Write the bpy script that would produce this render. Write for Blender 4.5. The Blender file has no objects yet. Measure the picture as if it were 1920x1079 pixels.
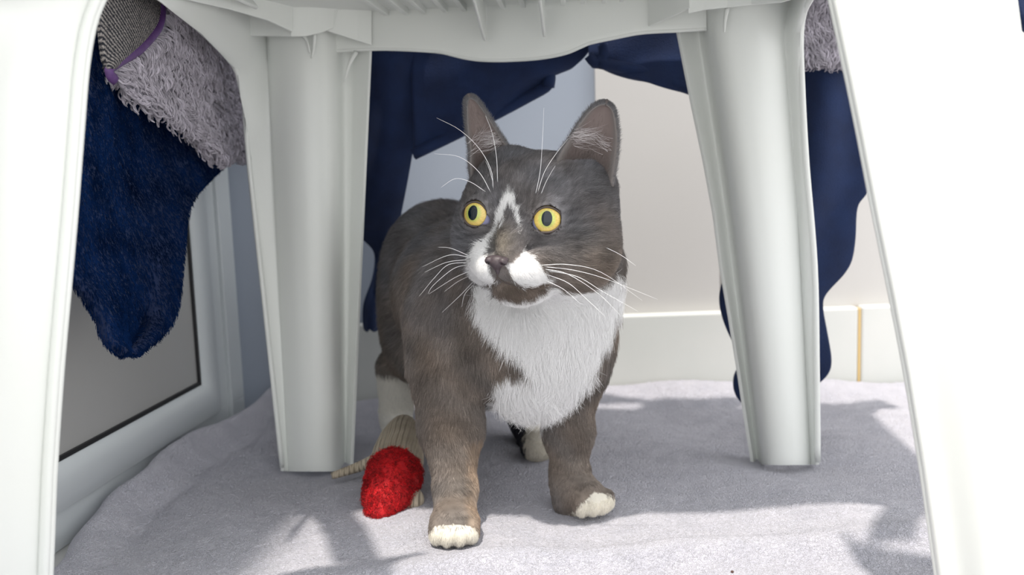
import bpy, math, random
import numpy as np
from mathutils import Vector, Matrix
from mathutils.bvhtree import BVHTree
rng = np.random.default_rng(7)

# ------------------------------------------------------------------ camera
FPX, PITCH, ROLL, CAMH = 1867.0, math.radians(7.6), math.radians(2.0), 0.28
_f = np.array([0, math.cos(PITCH), -math.sin(PITCH)])
_r = np.array([1.0, 0, 0]); _u = np.array([0, math.sin(PITCH), math.cos(PITCH)])
RV = math.cos(ROLL)*_r - math.sin(ROLL)*_u
UV = math.cos(ROLL)*_u + math.sin(ROLL)*_r
CAM = np.array([0, 0, CAMH])
cd = bpy.data.cameras.new('camera'); cam = bpy.data.objects.new('camera', cd)
bpy.context.scene.collection.objects.link(cam)
m = Matrix.Identity(4)
for i in range(3):
    m[i][0] = RV[i]; m[i][1] = UV[i]; m[i][2] = -_f[i]; m[i][3] = CAM[i]
cam.matrix_world = m
cd.sensor_width = 36; cd.lens = 36*FPX/1920; cd.clip_start = 0.02; cd.clip_end = 50
cd.dof.use_dof = True; cd.dof.focus_distance = 0.70; cd.dof.aperture_fstop = 7.0
scn = bpy.context.scene
scn.camera = cam

# ------------------------------------------------------------------ light
w = bpy.data.worlds.new('world'); scn.world = w; w.use_nodes = True
bg = w.node_tree.nodes['Background']; bg.inputs['Color'].default_value = (0.985, 0.985, 0.985, 1); bg.inputs['Strength'].default_value = 2.0
sl = bpy.data.lights.new('sun', 'SUN'); sl.energy = 4.2; sl.angle = math.radians(1.5); sl.color = (1.0, 0.93, 0.84)
so = bpy.data.objects.new('sun', sl); scn.collection.objects.link(so)
so.rotation_euler = Vector((0.15, 0.30, -0.94)).to_track_quat('-Z', 'Y').to_euler()
vs = scn.view_settings
scn.display_settings.display_device = 'sRGB'
vs.view_transform = 'Standard'; vs.look = 'None'; vs.gamma = 1.0; vs.exposure = 0.0; vs.use_curve_mapping = False

# ------------------------------------------------------------------ helpers
def ray(x, y): return _f*FPX + (x-960)*RV - (y-539.5)*UV
def ay(x, y, Y):
    d = ray(x, y); return CAM + d*(Y/d[1])
def az(x, y, Z=0.0):
    d = ray(x, y); return CAM + d*((Z-CAMH)/d[2])
def ax(x, y, X):
    d = ray(x, y); return CAM + d*(X/d[0])
def apl(x, y, P, n):
    d = ray(x, y); return CAM + d*(np.dot(P-CAM, n)/np.dot(d, n))
def proj(P):
    v = np.asarray(P) - CAM; dz = v@_f
    return 960 + FPX*(v@RV)/dz, 539.5 - FPX*(v@UV)/dz
def srgb(r, g, b):
    f = lambda c: (c/255/12.92 if c/255 <= .04045 else ((c/255+.055)/1.055)**2.4)
    return (f(r), f(g), f(b), 1)
def lerp(a, b, t): return a + (b-a)*t
def smooth(x, a, b):
    t = np.clip((x-a)/(b-a), 0, 1); return t*t*(3-2*t)
def nrm(v): return v/np.maximum(np.linalg.norm(v, axis=-1, keepdims=True), 1e-12)

def mat(name, color, rough=0.5, **k):
    M = bpy.data.materials.new(name); M.use_nodes = True
    nt = M.node_tree; b = nt.nodes['Principled BSDF']
    b.inputs['Base Color'].default_value = color; b.inputs['Roughness'].default_value = rough
    for kk, v in k.items():
        b.inputs[kk.replace('_', ' ')].default_value = v
    return M
def noise_mat(name, c1, c2, scale, rough=0.5, bump=0.0, bscale=None, detail=4, dist=0.001, vor=False, **k):
    M = mat(name, c1, rough, **k); nt = M.node_tree; N = nt.nodes; L = nt.links; b = N['Principled BSDF']
    tc = N.new('ShaderNodeTexCoord')
    n = N.new('ShaderNodeTexNoise'); n.inputs['Scale'].default_value = scale; n.inputs['Detail'].default_value = detail
    L.new(tc.outputs['Object'], n.inputs['Vector'])
    r = N.new('ShaderNodeValToRGB'); r.color_ramp.elements[0].position = .3; r.color_ramp.elements[1].position = .7
    r.color_ramp.elements[0].color = c1; r.color_ramp.elements[1].color = c2
    L.new(n.outputs['Fac'], r.inputs['Fac']); L.new(r.outputs['Color'], b.inputs['Base Color'])
    if bump:
        bp = N.new('ShaderNodeBump'); bp.inputs['Strength'].default_value = bump; bp.inputs['Distance'].default_value = dist
        if vor:
            n0 = N.new('ShaderNodeTexNoise'); n0.inputs['Scale'].default_value = (bscale or scale)*.6; n0.inputs['Detail'].default_value = 2
            L.new(tc.outputs['Object'], n0.inputs['Vector'])
            vm = N.new('ShaderNodeVectorMath'); vm.operation = 'MULTIPLY_ADD'; vm.inputs[1].default_value = (.012, .012, .012)
            L.new(n0.outputs['Color'], vm.inputs[0]); L.new(tc.outputs['Object'], vm.inputs[2])
            v = N.new('ShaderNodeTexVoronoi'); v.inputs['Scale'].default_value = bscale or scale
            L.new(vm.outputs[0], v.inputs['Vector'])
            pw = N.new('ShaderNodeMath'); pw.operation = 'POWER'; pw.inputs[1].default_value = 1.5
            L.new(v.outputs['Distance'], pw.inputs[0])
            iv = N.new('ShaderNodeMath'); iv.operation = 'SUBTRACT'; iv.inputs[0].default_value = 1
            L.new(pw.outputs[0], iv.inputs[1]); L.new(iv.outputs[0], bp.inputs['Height'])
        else:
            n2 = N.new('ShaderNodeTexNoise'); n2.inputs['Scale'].default_value = bscale or scale; n2.inputs['Detail'].default_value = detail
            L.new(tc.outputs['Object'], n2.inputs['Vector']); L.new(n2.outputs['Fac'], bp.inputs['Height'])
        L.new(bp.outputs['Normal'], b.inputs['Normal'])
    return M
def attr_mat(name, rough, spec=.3, sheen=0.0, att='col'):
    M = mat(name, (.5, .5, .5, 1), rough); nt = M.node_tree; b = nt.nodes['Principled BSDF']
    a = nt.nodes.new('ShaderNodeAttribute'); a.attribute_name = att
    nt.links.new(a.outputs['Color'], b.inputs['Base Color'])
    b.inputs['Specular IOR Level'].default_value = spec
    b.inputs['Sheen Weight'].default_value = sheen
    return M

def add(name, data, parent=None, M=None):
    o = bpy.data.objects.new(name, data); scn.collection.objects.link(o)
    if parent is not None: o.parent = parent
    if M: data.materials.append(M)
    return o
def empty(name, loc=(0, 0, 0)):
    o = bpy.data.objects.new(name, None); scn.collection.objects.link(o); o.location = loc; o.empty_display_size = .05
    return o
def tag(o, label, cat, group=None):
    o['label'] = label; o['category'] = cat
    if group: o['group'] = group
    return o
def struct(o): o['kind'] = 'structure'; return o
ROOTLOC = {}
def mesh(name, V, F, parent=None, M=None, smooth_=True):
    V = np.asarray(V, float)
    if parent is not None and parent.type == 'EMPTY': V = V - np.array(parent.location)
    elif parent is not None:
        V = V - np.array(ROOTLOC.get(parent.name, (0, 0, 0)))
    me = bpy.data.meshes.new(name); me.from_pydata([tuple(v) for v in V], [], [tuple(int(i) for i in f) for f in F])
    me.validate(); me.update()
    if smooth_: me.polygons.foreach_set('use_smooth', [True]*len(me.polygons))
    o = add(name, me, parent, M)
    base = np.array(parent.location) if (parent is not None and parent.type == 'EMPTY') else (np.array(ROOTLOC.get(parent.name, (0, 0, 0))) if parent is not None else np.zeros(3))
    ROOTLOC[o.name] = base
    return o
def solid(o, t, off=0.0, bev=0.0, sub=0):
    m = o.modifiers.new('solid', 'SOLIDIFY'); m.thickness = t; m.offset = off; m.use_even_offset = False
    if bev:
        b = o.modifiers.new('bevel', 'BEVEL'); b.width = bev; b.segments = 2; b.limit_method = 'ANGLE'; b.angle_limit = math.radians(50)
    if sub:
        s = o.modifiers.new('sub', 'SUBSURF'); s.levels = sub; s.render_levels = sub
    return o
def gridfaces(nr, nc, wrap=False):
    F = []
    for i in range(nr-1):
        for j in range(nc if wrap else nc-1):
            j2 = (j+1) % nc
            F.append((i*nc+j, i*nc+j2, (i+1)*nc+j2, (i+1)*nc+j))
    return F
def catmull(P, n):
    P = np.asarray(P, float); N = len(P)
    if N == 2: t = np.linspace(0, 1, n)[:, None]; return P[0]*(1-t)+P[1]*t
    Q = np.vstack([2*P[0]-P[1], P, 2*P[-1]-P[-2]])
    t = np.linspace(0, N-1, n); i = np.clip(t.astype(int), 0, N-2); u = (t-i)[:, None]
    a, b, c, d = Q[i], Q[i+1], Q[i+2], Q[i+3]
    return .5*((2*b)+(-a+c)*u+(2*a-5*b+4*c-d)*u**2+(-a+3*b-3*c+d)*u**3)
def tube(P, R, n=10, cap=True):
    P = np.asarray(P, float); R = np.broadcast_to(np.asarray(R, float), (len(P),))
    T = nrm(np.gradient(P, axis=0)); up = np.array([0, 0, 1.0])
    if abs(T[0]@up) > .9: up = np.array([1.0, 0, 0])
    V = []; a = nrm(np.cross(T[0], up))
    for k in range(len(P)):
        a = nrm(a-(a@T[k])*T[k]); b = np.cross(T[k], a)
        for j in range(n):
            th = 2*math.pi*j/n; V.append(P[k]+R[k]*(math.cos(th)*a+math.sin(th)*b))
    F = gridfaces(len(P), n, True)
    if cap:
        F.append(tuple(range(n-1, -1, -1))); F.append(tuple(range((len(P)-1)*n, len(P)*n)))
    return V, F
def box(x0, x1, y0, y1, z0, z1, fr=None):
    V = [(x, y, z) for x in (x0, x1) for y in (y0, y1) for z in (z0, z1)]
    if fr: V = [fr(*v) for v in V]
    F = [(0, 1, 3, 2), (4, 6, 7, 5), (0, 4, 5, 1), (2, 3, 7, 6), (0, 2, 6, 4), (1, 5, 7, 3)]
    return V, F
def join(*parts):
    V = []; F = []
    for v, f in parts:
        o = len(V); V += list(v); F += [tuple(i+o for i in ff) for ff in f]
    return V, F
def ellipsoid(c, r, R=None, nu=24, nv=14):
    V = []
    for i in range(nv+1):
        ph = math.pi*i/nv
        for j in range(nu):
            th = 2*math.pi*j/nu
            v = np.array([r[0]*math.sin(ph)*math.cos(th), r[1]*math.sin(ph)*math.sin(th), r[2]*math.cos(ph)])
            if R is not None: v = R@v
            V.append(np.asarray(c)+v)
    return V, gridfaces(nv+1, nu, True)
def interp(y, pts):
    return np.interp(y, [p[0] for p in pts], [p[1] for p in pts])
def hair(name, P, rad, col=None, parent=None, M=None):
    """P: (n,k,3) strand points, rad (k,) or (n,k), col (n,3)"""
    n, k, _ = P.shape
    base = np.zeros(3)
    if parent is not None:
        base = np.array(parent.location) if parent.type == 'EMPTY' else np.array(ROOTLOC.get(parent.name, (0, 0, 0)))
    hc = bpy.data.hair_curves.new(name); hc.add_curves([k]*n)
    hc.attributes['position'].data.foreach_set('vector', (P-base).astype(np.float32).ravel())
    ra = hc.attributes.get('radius') or hc.attributes.new('radius', 'FLOAT', 'POINT')
    ra.data.foreach_set('value', np.broadcast_to(rad, (n, k)).astype(np.float32).ravel())
    if col is not None:
        ca = hc.attributes.new('col', 'FLOAT_COLOR', 'CURVE')
        ca.data.foreach_set('color', np.hstack([col, np.ones((n, 1))]).astype(np.float32).ravel())
    return add(name, hc, parent, M)
def tri_sample(V, T, n, wt=None):
    a, b, c = V[T[:, 0]], V[T[:, 1]], V[T[:, 2]]
    cr = np.cross(b-a, c-a); A = np.linalg.norm(cr, axis=1)*.5
    if wt is not None: A = A*wt
    i = rng.choice(len(T), n, p=A/A.sum()); u = rng.random((n, 1)); v = rng.random((n, 1))
    f = (u+v) > 1; u = np.where(f, 1-u, u); v = np.where(f, 1-v, v)
    return i, 1-u-v, u, v
def vnormals(V, T):
    cr = np.cross(V[T[:, 1]]-V[T[:, 0]], V[T[:, 2]]-V[T[:, 0]]); N = np.zeros_like(V)
    for k in range(3): np.add.at(N, T[:, k], cr)
    return nrm(N)
def inpoly(x, y, poly):
    r = np.zeros(len(x), bool); n = len(poly)
    for i in range(n):
        x1, y1 = poly[i]; x2, y2 = poly[(i+1) % n]
        c = ((y1 > y) != (y2 > y)) & (x < (x2-x1)*(y-y1)/((y2-y1) or 1e-9)+x1)
        r ^= c
    return r
def wob(p, s, seed=0):
    """cheap smooth noise, p (n,3), about -1..1"""
    g = np.random.default_rng(seed); r = np.zeros(len(p)); 
    for k in range(6):
        d = nrm(g.normal(size=3)); r = r+np.sin(p@d*s*(1+.35*k)+g.random()*6.28+1.3*np.sin(p@nrm(g.normal(size=3))*s*.7))
    return r/3.2

# ------------------------------------------------------------------ materials
M_plastic = noise_mat('white_plastic', (.74, .765, .745, 1), (.725, .745, .71, 1), 6, .36, bump=.05, bscale=60, dist=.0005)
M_wall = noise_mat('wall_panel', (.50, .49, .48, 1), (.52, .51, .50, 1), 3, .35)
M_wallshade_trim = noise_mat('wall_shade_trim_blue', (.30, .34, .41, 1), (.32, .36, .43, 1), 3, .35)  # blue shade painted into the recessed panel; plain bluish colour on the corner trim
M_upvc = noise_mat('window_plastic', (.60, .64, .66, 1), (.62, .66, .68, 1), 4, .3)
M_skirt = noise_mat('skirting', (.60, .62, .60, 1), (.64, .65, .63, 1), 12, .3)
M_gold = mat('joint_strip', (.62, .45, .2, 1), .4)
M_glass = noise_mat('grey_panel', (.42, .42, .41, 1), (.46, .46, .45, 1), 5, .25)
M_gask = mat('black_gasket', (.008, .008, .01, 1), .5)
M_floor = noise_mat('floor_tile', (.45, .45, .44, 1), (.5, .5, .49, 1), 10, .4)
M_sherpa = noise_mat('grey_sherpa', (.49, .49, .565, 1), (.58, .575, .65, 1), 45, .95, bump=.9, bscale=480, dist=.0024, vor=True, Sheen_Weight=.25)
M_navy = noise_mat('navy_fleece', (.0025, .011, .048, 1), (.0045, .018, .072, 1), 40, .9, bump=.6, bscale=900, dist=.001, Sheen_Weight=.05)
M_navy.node_tree.nodes['Principled BSDF'].inputs['Sheen Tint'].default_value = (.15, .3, .8, 1)
M_plush = attr_mat('plush_pile', .9, .1)
M_navyhair = attr_mat('navy_pile', 1.0, .0)
M_backing = noise_mat('plush_backing', (.22, .21, .25, 1), (.30, .29, .33, 1), 80, .95)
M_purple = noise_mat('purple_ribbon', (.075, .03, .13, 1), (.11, .045, .18, 1), 300, .55, bump=.4, bscale=1500, dist=.0004)

# ------------------------------------------------------------------ setting
FZ = -0.012
V, F = box(-1.2, 1.4, -1.0, 1.6, FZ-.05, FZ)
struct(mesh('floor', V, F, None, M_floor, False))
WY = 1.137
def wallbox(x0, x1, y0, y1, z0, z1): return box(x0, x1, WY+y0, WY+y1, z0, z1)
seam = ay(1117, 200, WY)[0]; seam2 = ay(1352, 520, WY)[0]; seam3 = ay(1603, 650, WY)[0]
skirt_top = ay(1170, 592, WY-.016)[2]
# back wall: pale panels with vertical joints, recessed panel on the left with bluish shade in its colour
V, F = join(wallbox(seam, seam2-.0015, 0, .05, FZ, 1.6), wallbox(seam2+.0015, seam3+.9, 0, .05, FZ, 1.6), wallbox(seam2-.01, seam2+.01, .004, .05, FZ, 1.6))
wb = struct(mesh('wall_back', V, F, None, M_wall, False))
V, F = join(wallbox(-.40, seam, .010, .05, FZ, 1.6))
struct(mesh('wall_back_recess', V, F, None, M_wallshade_trim, False))
V, F = join(wallbox(-.335, seam3-.0018, -.016, 0.0, FZ, skirt_top), wallbox(seam3+.0018, seam3+.8, -.016, 0.0, FZ, skirt_top+.001))
o = struct(mesh('baseboard_back', V, F, None, M_skirt, False)); b = o.modifiers.new('b', 'BEVEL'); b.width = .003; b.segments = 3
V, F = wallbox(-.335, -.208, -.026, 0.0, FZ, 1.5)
o = struct(mesh('trim_4', V, F, None, M_wallshade_trim, False)); b = o.modifiers.new('b', 'BEVEL'); b.width = .003; b.segments = 2
V, F = wallbox(seam3-.0016, seam3+.0016, -.0145, -.001, FZ, skirt_top-.002)
struct(mesh('trim_1', V, F, None, M_gold, False))
# left side: plastic framed window panel
A = az(92, 1045, FZ); TH = math.radians(7.25)
ld = np.array([math.sin(TH), math.cos(TH), 0]); ln = np.array([math.cos(TH), -math.sin(TH), 0])   # along, inward
def lw(s, d, z): return A + ld*s + ln*d + np.array([0, 0, z-A[2]])
def lpos(x, y):
    p = apl(x, y, A, ln); return (p-A)@ld, p[2]
s1, z1 = lpos(97, 880); s2, z2 = lpos(372, 715); s3, z3 = lpos(433, 748); s4, z4 = lpos(92, 972)
zb = (z1+z2)/2; zo = (z3+z4)/2
SEND = (WY-.016-A[1])/ld[1]+.02
def lbox(s0, s1, d0, d1, z0, z1): return box(s0, s1, d0, d1, z0, z1, fr=lw)
S0 = -.9
V, F = join(lbox(S0, SEND, -.06, -.004, FZ, 1.6))
struct(mesh('wall_left', V, F, None, M_upvc, False))
# sash frame: rounded profile around the recessed grey panel
def profile_sweep(path, prof):
    V = []
    n = len(prof)
    for (s, z, ds, dz) in path:
        for (o_, d) in prof: V.append(lw(s+ds*o_, d, z+dz*o_))
    return V, gridfaces(len(path), n)
fw = zb-zo     # frame width
prof = [(0, -.004), (0, .004), (.1, .008), (.3, .0105), (.6, .0105), (.85, .008), (1.0, .006), (1.02, .001), (1.03, -.004)]
prof = [(a*fw, d) for a, d in prof]
V, F = profile_sweep([(S0, zb, 0, -1), (s2, zb, 1, -1), (s2, 1.3, 1, 0)], prof)
o = struct(mesh('window_1', V, F, None, M_upvc, True)); e = o.modifiers.new('e', 'EDGE_SPLIT'); e.split_angle = math.radians(35)
V, F = join(lbox(S0, SEND, -.004, .0015, FZ, zo-.001), lbox(s2+fw*1.06, SEND, -.004, .0015, zo-.001, 1.3), lbox(s2+fw*1.8, s2+fw*1.95, -.004, .006, FZ, 1.3))
o = struct(mesh('trim_2', V, F, None, M_upvc, False)); b = o.modifiers.new('b', 'BEVEL'); b.width = .001; b.segments = 2
g = .0035
V, F = join(lbox(S0, s2, -.004, .0032, zb-.0002, zb+g), lbox(s2-g, s2+.0002, -.004, .0032, zb, 1.3))
struct(mesh('trim_3', V, F, None, M_gask, False))
V, F = lbox(S0, s2-g, -.004, .0005, zb+g, 1.3)
struct(mesh('window_2', V, F, None, M_glass, False))

# ------------------------------------------------------------------ floor blanket
LE = [az(40, 1110)[:2], az(100, 1050)[:2], az(180, 958)[:2], az(290, 880)[:2], az(430, 808)[:2], az(490, 775)[:2]]
LE = [(-.40, .2)]+[tuple(p) for p in LE]+[(-.285, 1.09), (-.28, 1.12)]
def left_edge(y):
    return np.interp(y, [p[1] for p in LE], [p[0] for p in LE])
YB = WY-.020
def blanket_h(x, y, d):
    h = .0035*np.sin(x*17+1.2*np.sin(y*9))*np.sin(y*14+.8)+.002*np.sin(x*41+y*23)
    h = h + .020*smooth(y, 1.04, 1.11)*(0.75+.25*np.sin(x*9+.5))
    h = h + .011*np.exp(-((y-(.652+.015*np.sin(x*6)))/.022)**2)*smooth(x, -.2, 0.0)          # ridge in front of the paws
    h = h + .019*np.exp(-((d-.017)/.014)**2)*smooth(y, .66, .82) - .004*np.exp(-((d-.048)/.010)**2)*smooth(y, .66, .82)                               # rolled left edge
    h = h + .022*np.exp(-((x+.245)/.03)**2-((y-1.04)/.05)**2)
    for lx, ly in ((-.185, .90), (.238, .862)):
        h = h - .006*np.exp(-((x-lx)**2+(y-ly)**2)/.045**2)
    for cx, cy, q in ((-.049, .70, .0025), (.062, .742, .004)):
        h = h*(1-np.exp(-((x-cx)**2+(y-cy)**2)/.03**2)) - q*np.exp(-((x-cx)**2+(y-cy)**2)/.03**2)
    return h
NX, NY = 330, 300
us = np.linspace(0, 1, NX); ys = np.linspace(.30, YB, NY)
U_, Y_ = np.meshgrid(us, ys); xl = left_edge(Y_)+.003*np.sin(Y_*31)+.0012*np.sin(Y_*90+1); X_ = xl+(0.62-xl)*U_**1.15
D_ = X_-xl
H_ = blanket_h(X_, Y_, D_)
edge = np.clip(np.minimum(D_, YB-Y_)/.012, 0, 1)
Z_ = (FZ+.004)+(H_+.000-(FZ+.004))*np.sqrt(1-(1-edge)**2)
Z_ += .0003*rng.normal(size=Z_.shape)*smooth(D_, 0, .02)
V = np.stack([X_, Y_, Z_], -1).reshape(-1, 3)
o = mesh('fleece_floor_blanket', V, gridfaces(NY, NX), None, M_sherpa)
solid(o, .006, -1)
tag(o, 'pale grey sherpa fleece blanket spread flat on the floor under the chair and the cat', 'blanket')
def ground(x, y):
    d = np.array([x-left_edge(y)]); return float(blanket_h(np.array([x]), np.array([y]), d)[0])

# ------------------------------------------------------------------ chair
chair = empty('plastic_chair', (0.0, .70, 0.0))
tag(chair, 'white moulded plastic garden chair standing over the cat', 'chair')
def leg_sheet(name, ylist, cols, parent=chair, t=.003):
    V = []
    for y in ylist:
        row = []
        for xs, dep in cols:
            x = interp(y, xs); D = interp(y, dep) if isinstance(dep, (list, tuple)) else dep
            row.append(ay(x, y, D))
        V += list(catmull(row, len(cols)*4))
    o = mesh(name, V, gridfaces(len(ylist), len(cols)*4), parent, M_plastic)
    return solid(o, t, 0, .0008)
D = .895
yl = [-75, -50, -25, 0, 20, 40, 60, 80, 100, 115, 130, 150, 180, 220, 300, 400, 500, 600, 700, 800, 872, 884]
arch = [(-75, 180), (-50, 232), (-25, 275), (0, 308), (60, 378), (100, 420), (130, 441), (180, 456), (220, 461), (300, 466), (600, 499), (878, 529)]
archd = [(-75, .60), (-50, .63), (0, .69), (60, .78), (100, .84), (130, .865), (180, .88), (300, .886), (880, .889)]
dl = leg_sheet('leg', yl, [
    (arch, archd),
    ([(-75, 188), (0, 318), (60, 388), (130, 449), (300, 473), (878, 533)], [(-75, .60), (0, .69), (60, .785), (130, .87), (300, .892), (878, .893)]),
    ([(-75, 470), (60, 490), (130, 498), (878, 541)], D+.002),
    ([(-75, 500), (60, 508), (130, 510), (878, 547)], D-.003),
    ([(-75, 540), (60, 540), (130, 540), (878, 572)], D-.012),
    ([(60, 572), (130, 575), (878, 598)], D-.014),
    ([(60, 604), (130, 608), (878, 622)], D-.008),
    ([(60, 626), (130, 628), (878, 636)], D+.006),
    ([(60, 640), (130, 640), (878, 643)], D+.024),
    ([(60, 662), (130, 660), (878, 650)], D+.026),
    ([(60, 676), (130, 674), (878, 653)], D+.022),
    ([(60, 697), (300, 686), (878, 660)], D+.016)])
D = .862
yr = [-75, -40, 0, 20, 40, 60, 90, 130, 200, 300, 400, 500, 600, 700, 800, 860, 872]
archr = [(-75, 1590), (-40, 1548), (0, 1518), (28, 1506), (70, 1501), (150, 1503), (300, 1511), (500, 1527), (700, 1531), (868, 1533)]
leg_sheet('leg', yr, [
    ([(-75, 1258), (59, 1270), (176, 1293), (370, 1334), (518, 1353), (637, 1375), (797, 1399), (865, 1410)], D+.022),
    ([(-75, 1280), (59, 1290), (176, 1311), (370, 1348), (518, 1366), (797, 1407), (865, 1416)], D+.030),
    ([(-75, 1300), (59, 1310), (370, 1358), (865, 1421)], D+.032),
    ([(-75, 1310), (59, 1318), (370, 1366), (865, 1427)], D+.024),
    ([(-75, 1325), (59, 1330), (370, 1374), (865, 1434)], D+.006),
    ([(59, 1350), (370, 1392), (865, 1445)], D-.007),
    ([(59, 1385), (370, 1420), (865, 1465)], D-.013),
    ([(59, 1420), (370, 1450), (865, 1488)], D-.012),
    ([(-75, 1470), (59, 1455), (370, 1482), (865, 1510)], D-.004),
    ([(-75, 1510), (59, 1470), (370, 1494), (865, 1519)], D+.002),
    ([(-75, 1540), (0, 1507), (59, 1490), (370, 1508), (865, 1527)], [(-75, .70), (0, .80), (59, .853), (868, D-.004)]),
    (archr, [(-75, .68), (0, .79), (28, .83), (70, .852), (868, D-.010)])])
# rounded lips along the side openings
def lip(pts, r=.0022, parent=chair):
    V, F = tube(catmull(pts, len(pts)*5), r, 10); return V, F
lp = [ay(interp(y, arch), y, interp(y, archd)) for y in (-75, -40, 0, 30, 60, 100, 130, 180, 300, 500, 700, 876)]
V, F = lip(lp); mesh('rim', V, F, chair, M_plastic)
lp = [ay(interp(y, archr), y, interp(y, [(-75, .68), (0, .79), (28, .83), (70, .852), (868, .852)])) for y in (-75, -30, 0, 28, 70, 150, 300, 500, 700, 866)]
V, F = lip(lp, .0028); mesh('rim', V, F, chair, M_plastic)
# front legs
yf = [-300, -220, -160, -100, -60, -30, 0, 30, 60, 100, 150, 250, 400, 550, 700, 880, 1000, 1079, 1200, 1290]
E1 = [(-300, 420), (-220, 370), (-160, 320), (-100, 262), (-60, 226), (-30, 204), (0, 188), (30, 176), (60, 168), (100, 161), (150, 155), (400, 136), (700, 110), (880, 98), (1079, 90), (1290, 84)]
leg_sheet('leg', yf, [
    ([(a, b) for a, b in E1], .534), ([(a, b-5) for a, b in E1], .530), ([(a, b-14) for a, b in E1], .530),
    ([(a, b-22) for a, b in E1], .531), ([(-300, 330), (0, 60), (150, 30), (1290, -10)], .512), ([(-300, 300), (0, -20), (1290, -80)], .492),
    ([(-300, 120), (0, -80), (1290, -140)], .475), ([(-300, 100), (0, -95), (1290, -150)], .480), ([(-300, 80), (0, -130), (1290, -175)], .50)])
V, F = lip([ay(interp(y, E1), y, .534) for y in yf], .0030); mesh('rim', V, F, chair, M_plastic)
E2 = [(-300, 1520), (-60, 1552), (0, 1562), (222, 1609), (348, 1632), (500, 1664), (724, 1707), (900, 1735), (1079, 1760), (1290, 1790)]
CR = [(-300, 1770), (0, 1786), (200, 1812), (600, 1868), (1079, 1915), (1290, 1930)]
leg_sheet('leg', yf, [
    ([(a, b) for a, b in E2], .528), ([(a, b+6) for a, b in E2], .522), ([(a, b+16) for a, b in E2], .521), ([(a, b+45) for a, b in E2], .517),
    ([(a, b-60) for a, b in CR], .504), ([(a, b-12) for a, b in CR], .500), (CR, .502), ([(a, b+14) for a, b in CR], .508),
    ([(a, b+60) for a, b in CR], .518), ([(a, b+92) for a, b in CR], .528), ([(a, b+104) for a, b in CR], .534), ([(a, b+120) for a, b in CR], .534)])
V, F = lip([ay(interp(y, E2), y, .528) for y in yf], .0026); mesh('rim', V, F, chair, M_plastic)
# seat plate with ribs on its underside; rear apron; corner gussets
cr_ax = nrm(np.array([.482, -.036, 0])); cf_ax = np.array([cr_ax[1], -cr_ax[0], 0])   # right, front
SO = np.array([.024, .875, 0])
def cw(a, b, z): return SO+cr_ax*a+cf_ax*b+np.array([0, 0, z])   # a right, b forward
SZ = .4085
parts = [box(-.225, .235, -.035, .255, SZ, SZ+.005, fr=cw)]
V, F = join(*parts)
o = mesh('seat', V, F, chair, M_plastic, False); b = o.modifiers.new('b', 'BEVEL'); b.width = .003; b.segments = 3
seat = o
# side rails tying the front legs to the seat corners
for fx, sa, dd in ((270, -.222, .530), (1640, .232, .520)):
    p = ay(fx, -215, dd); q = cw(sa, .235, 0); q0 = cw(sa, .10, 0)
    c_ = catmull([np.array([p[0], p[1], SZ+.012]), (p+q)/2*np.array([1, 1, 0])+np.array([0, 0, SZ+.006]), np.array([q[0], q[1], SZ-.002]), np.array([q0[0], q0[1], SZ-.004])], 14)
    V = []
    for k in c_: V += [k+np.array([-.016, 0, -.006]), k+np.array([-.012, 0, 0]), k, k+np.array([.012, 0, 0]), k+np.array([.016, 0, -.006])]
    o = mesh('side_rail', V, gridfaces(14, 5), chair, M_plastic); solid(o, .003, 0, .0008)
RB = []
for px, py, tall in ((721, 27, 0), (758, 29, 0), (792, 28, 0), (833, 31, 0), (869, 30, 0), (908, 75, 1), (942, 28, 0), (981, 25, 0), (1020, 67, 1), (1056, 19, 0), (1094, 15, 0), (1133, 6, 0), (1167, 0, 0)):
    p = ay(px, py, .882-.00008*(px-696)) ; q = p-SO; a = q@cr_ax; b0 = q@cf_ax
    zt = SZ+.001
    if tall:
        z0 = p[2]; V = []
        for s in (-.0012, .0012):
            V += [cw(a+s, b0-.012, zt), cw(a+s, b0-.012, z0), cw(a+s, b0+.002, z0), cw(a+s, b0+.07, zt-.012), cw(a+s, b0+.24, zt-.009), cw(a+s, b0+.24, zt)]
        n = 6; F = [tuple(range(n-1, -1, -1)), tuple(range(n, 2*n))]+[(i, (i+1) % n, n+(i+1) % n, n+i) for i in range(n)]
        RB.append((V, F))
    else:
        RB.append(box(a-.0022, a+.0022, b0-.01, b0+.22, zt-.0065, zt, fr=cw))
for V, F in RB:
    o = mesh('rib', V, F, seat, M_plastic, False); b = o.modifiers.new('b', 'BEVEL'); b.width = .0008; b.segments = 2
def px_sheet(name, top, bot, dep, parent=chair, rows=6, n=40, t=.003, dt=0.0):
    xs = np.linspace(top[0][0], top[-1][0], n); xb = np.linspace(bot[0][0], bot[-1][0], n); V = []
    for r in range(rows):
        f = r/(rows-1)
        for a, b in zip(xs, xb):
            yt, yb = interp(a, top), interp(b, bot); x = lerp(a, b, f); y = lerp(yt, yb, f)
            V.append(ay(x, y, interp(x, dep)+dt*math.sin(f*math.pi)))
    o = mesh(name, V, gridfaces(rows, n), parent, M_plastic); return solid(o, t, 0, .0007)
bot = [(612, 97), (697, 93), (740, 93), (800, 96), (829, 99), (850, 104), (871, 109), (900, 113), (940, 114), (985, 112), (1017, 109), (1045, 104), (1067, 98), (1088, 89), (1108, 81), (1150, 72), (1204, 62), (1275, 58), (1325, 55)]
dep = [(600, .905), (1330, .868)]
ap = px_sheet('apron', [(612, 0), (700, 4), (871, 8), (1017, -2), (1092, -8), (1217, -24), (1325, -36)], bot, dep, rows=8, n=90)
V, F = lip([ay(x, y-1, interp(x, dep)) for x, y in bot], .0018); mesh('rim', V, F, chair, M_plastic)
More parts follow.
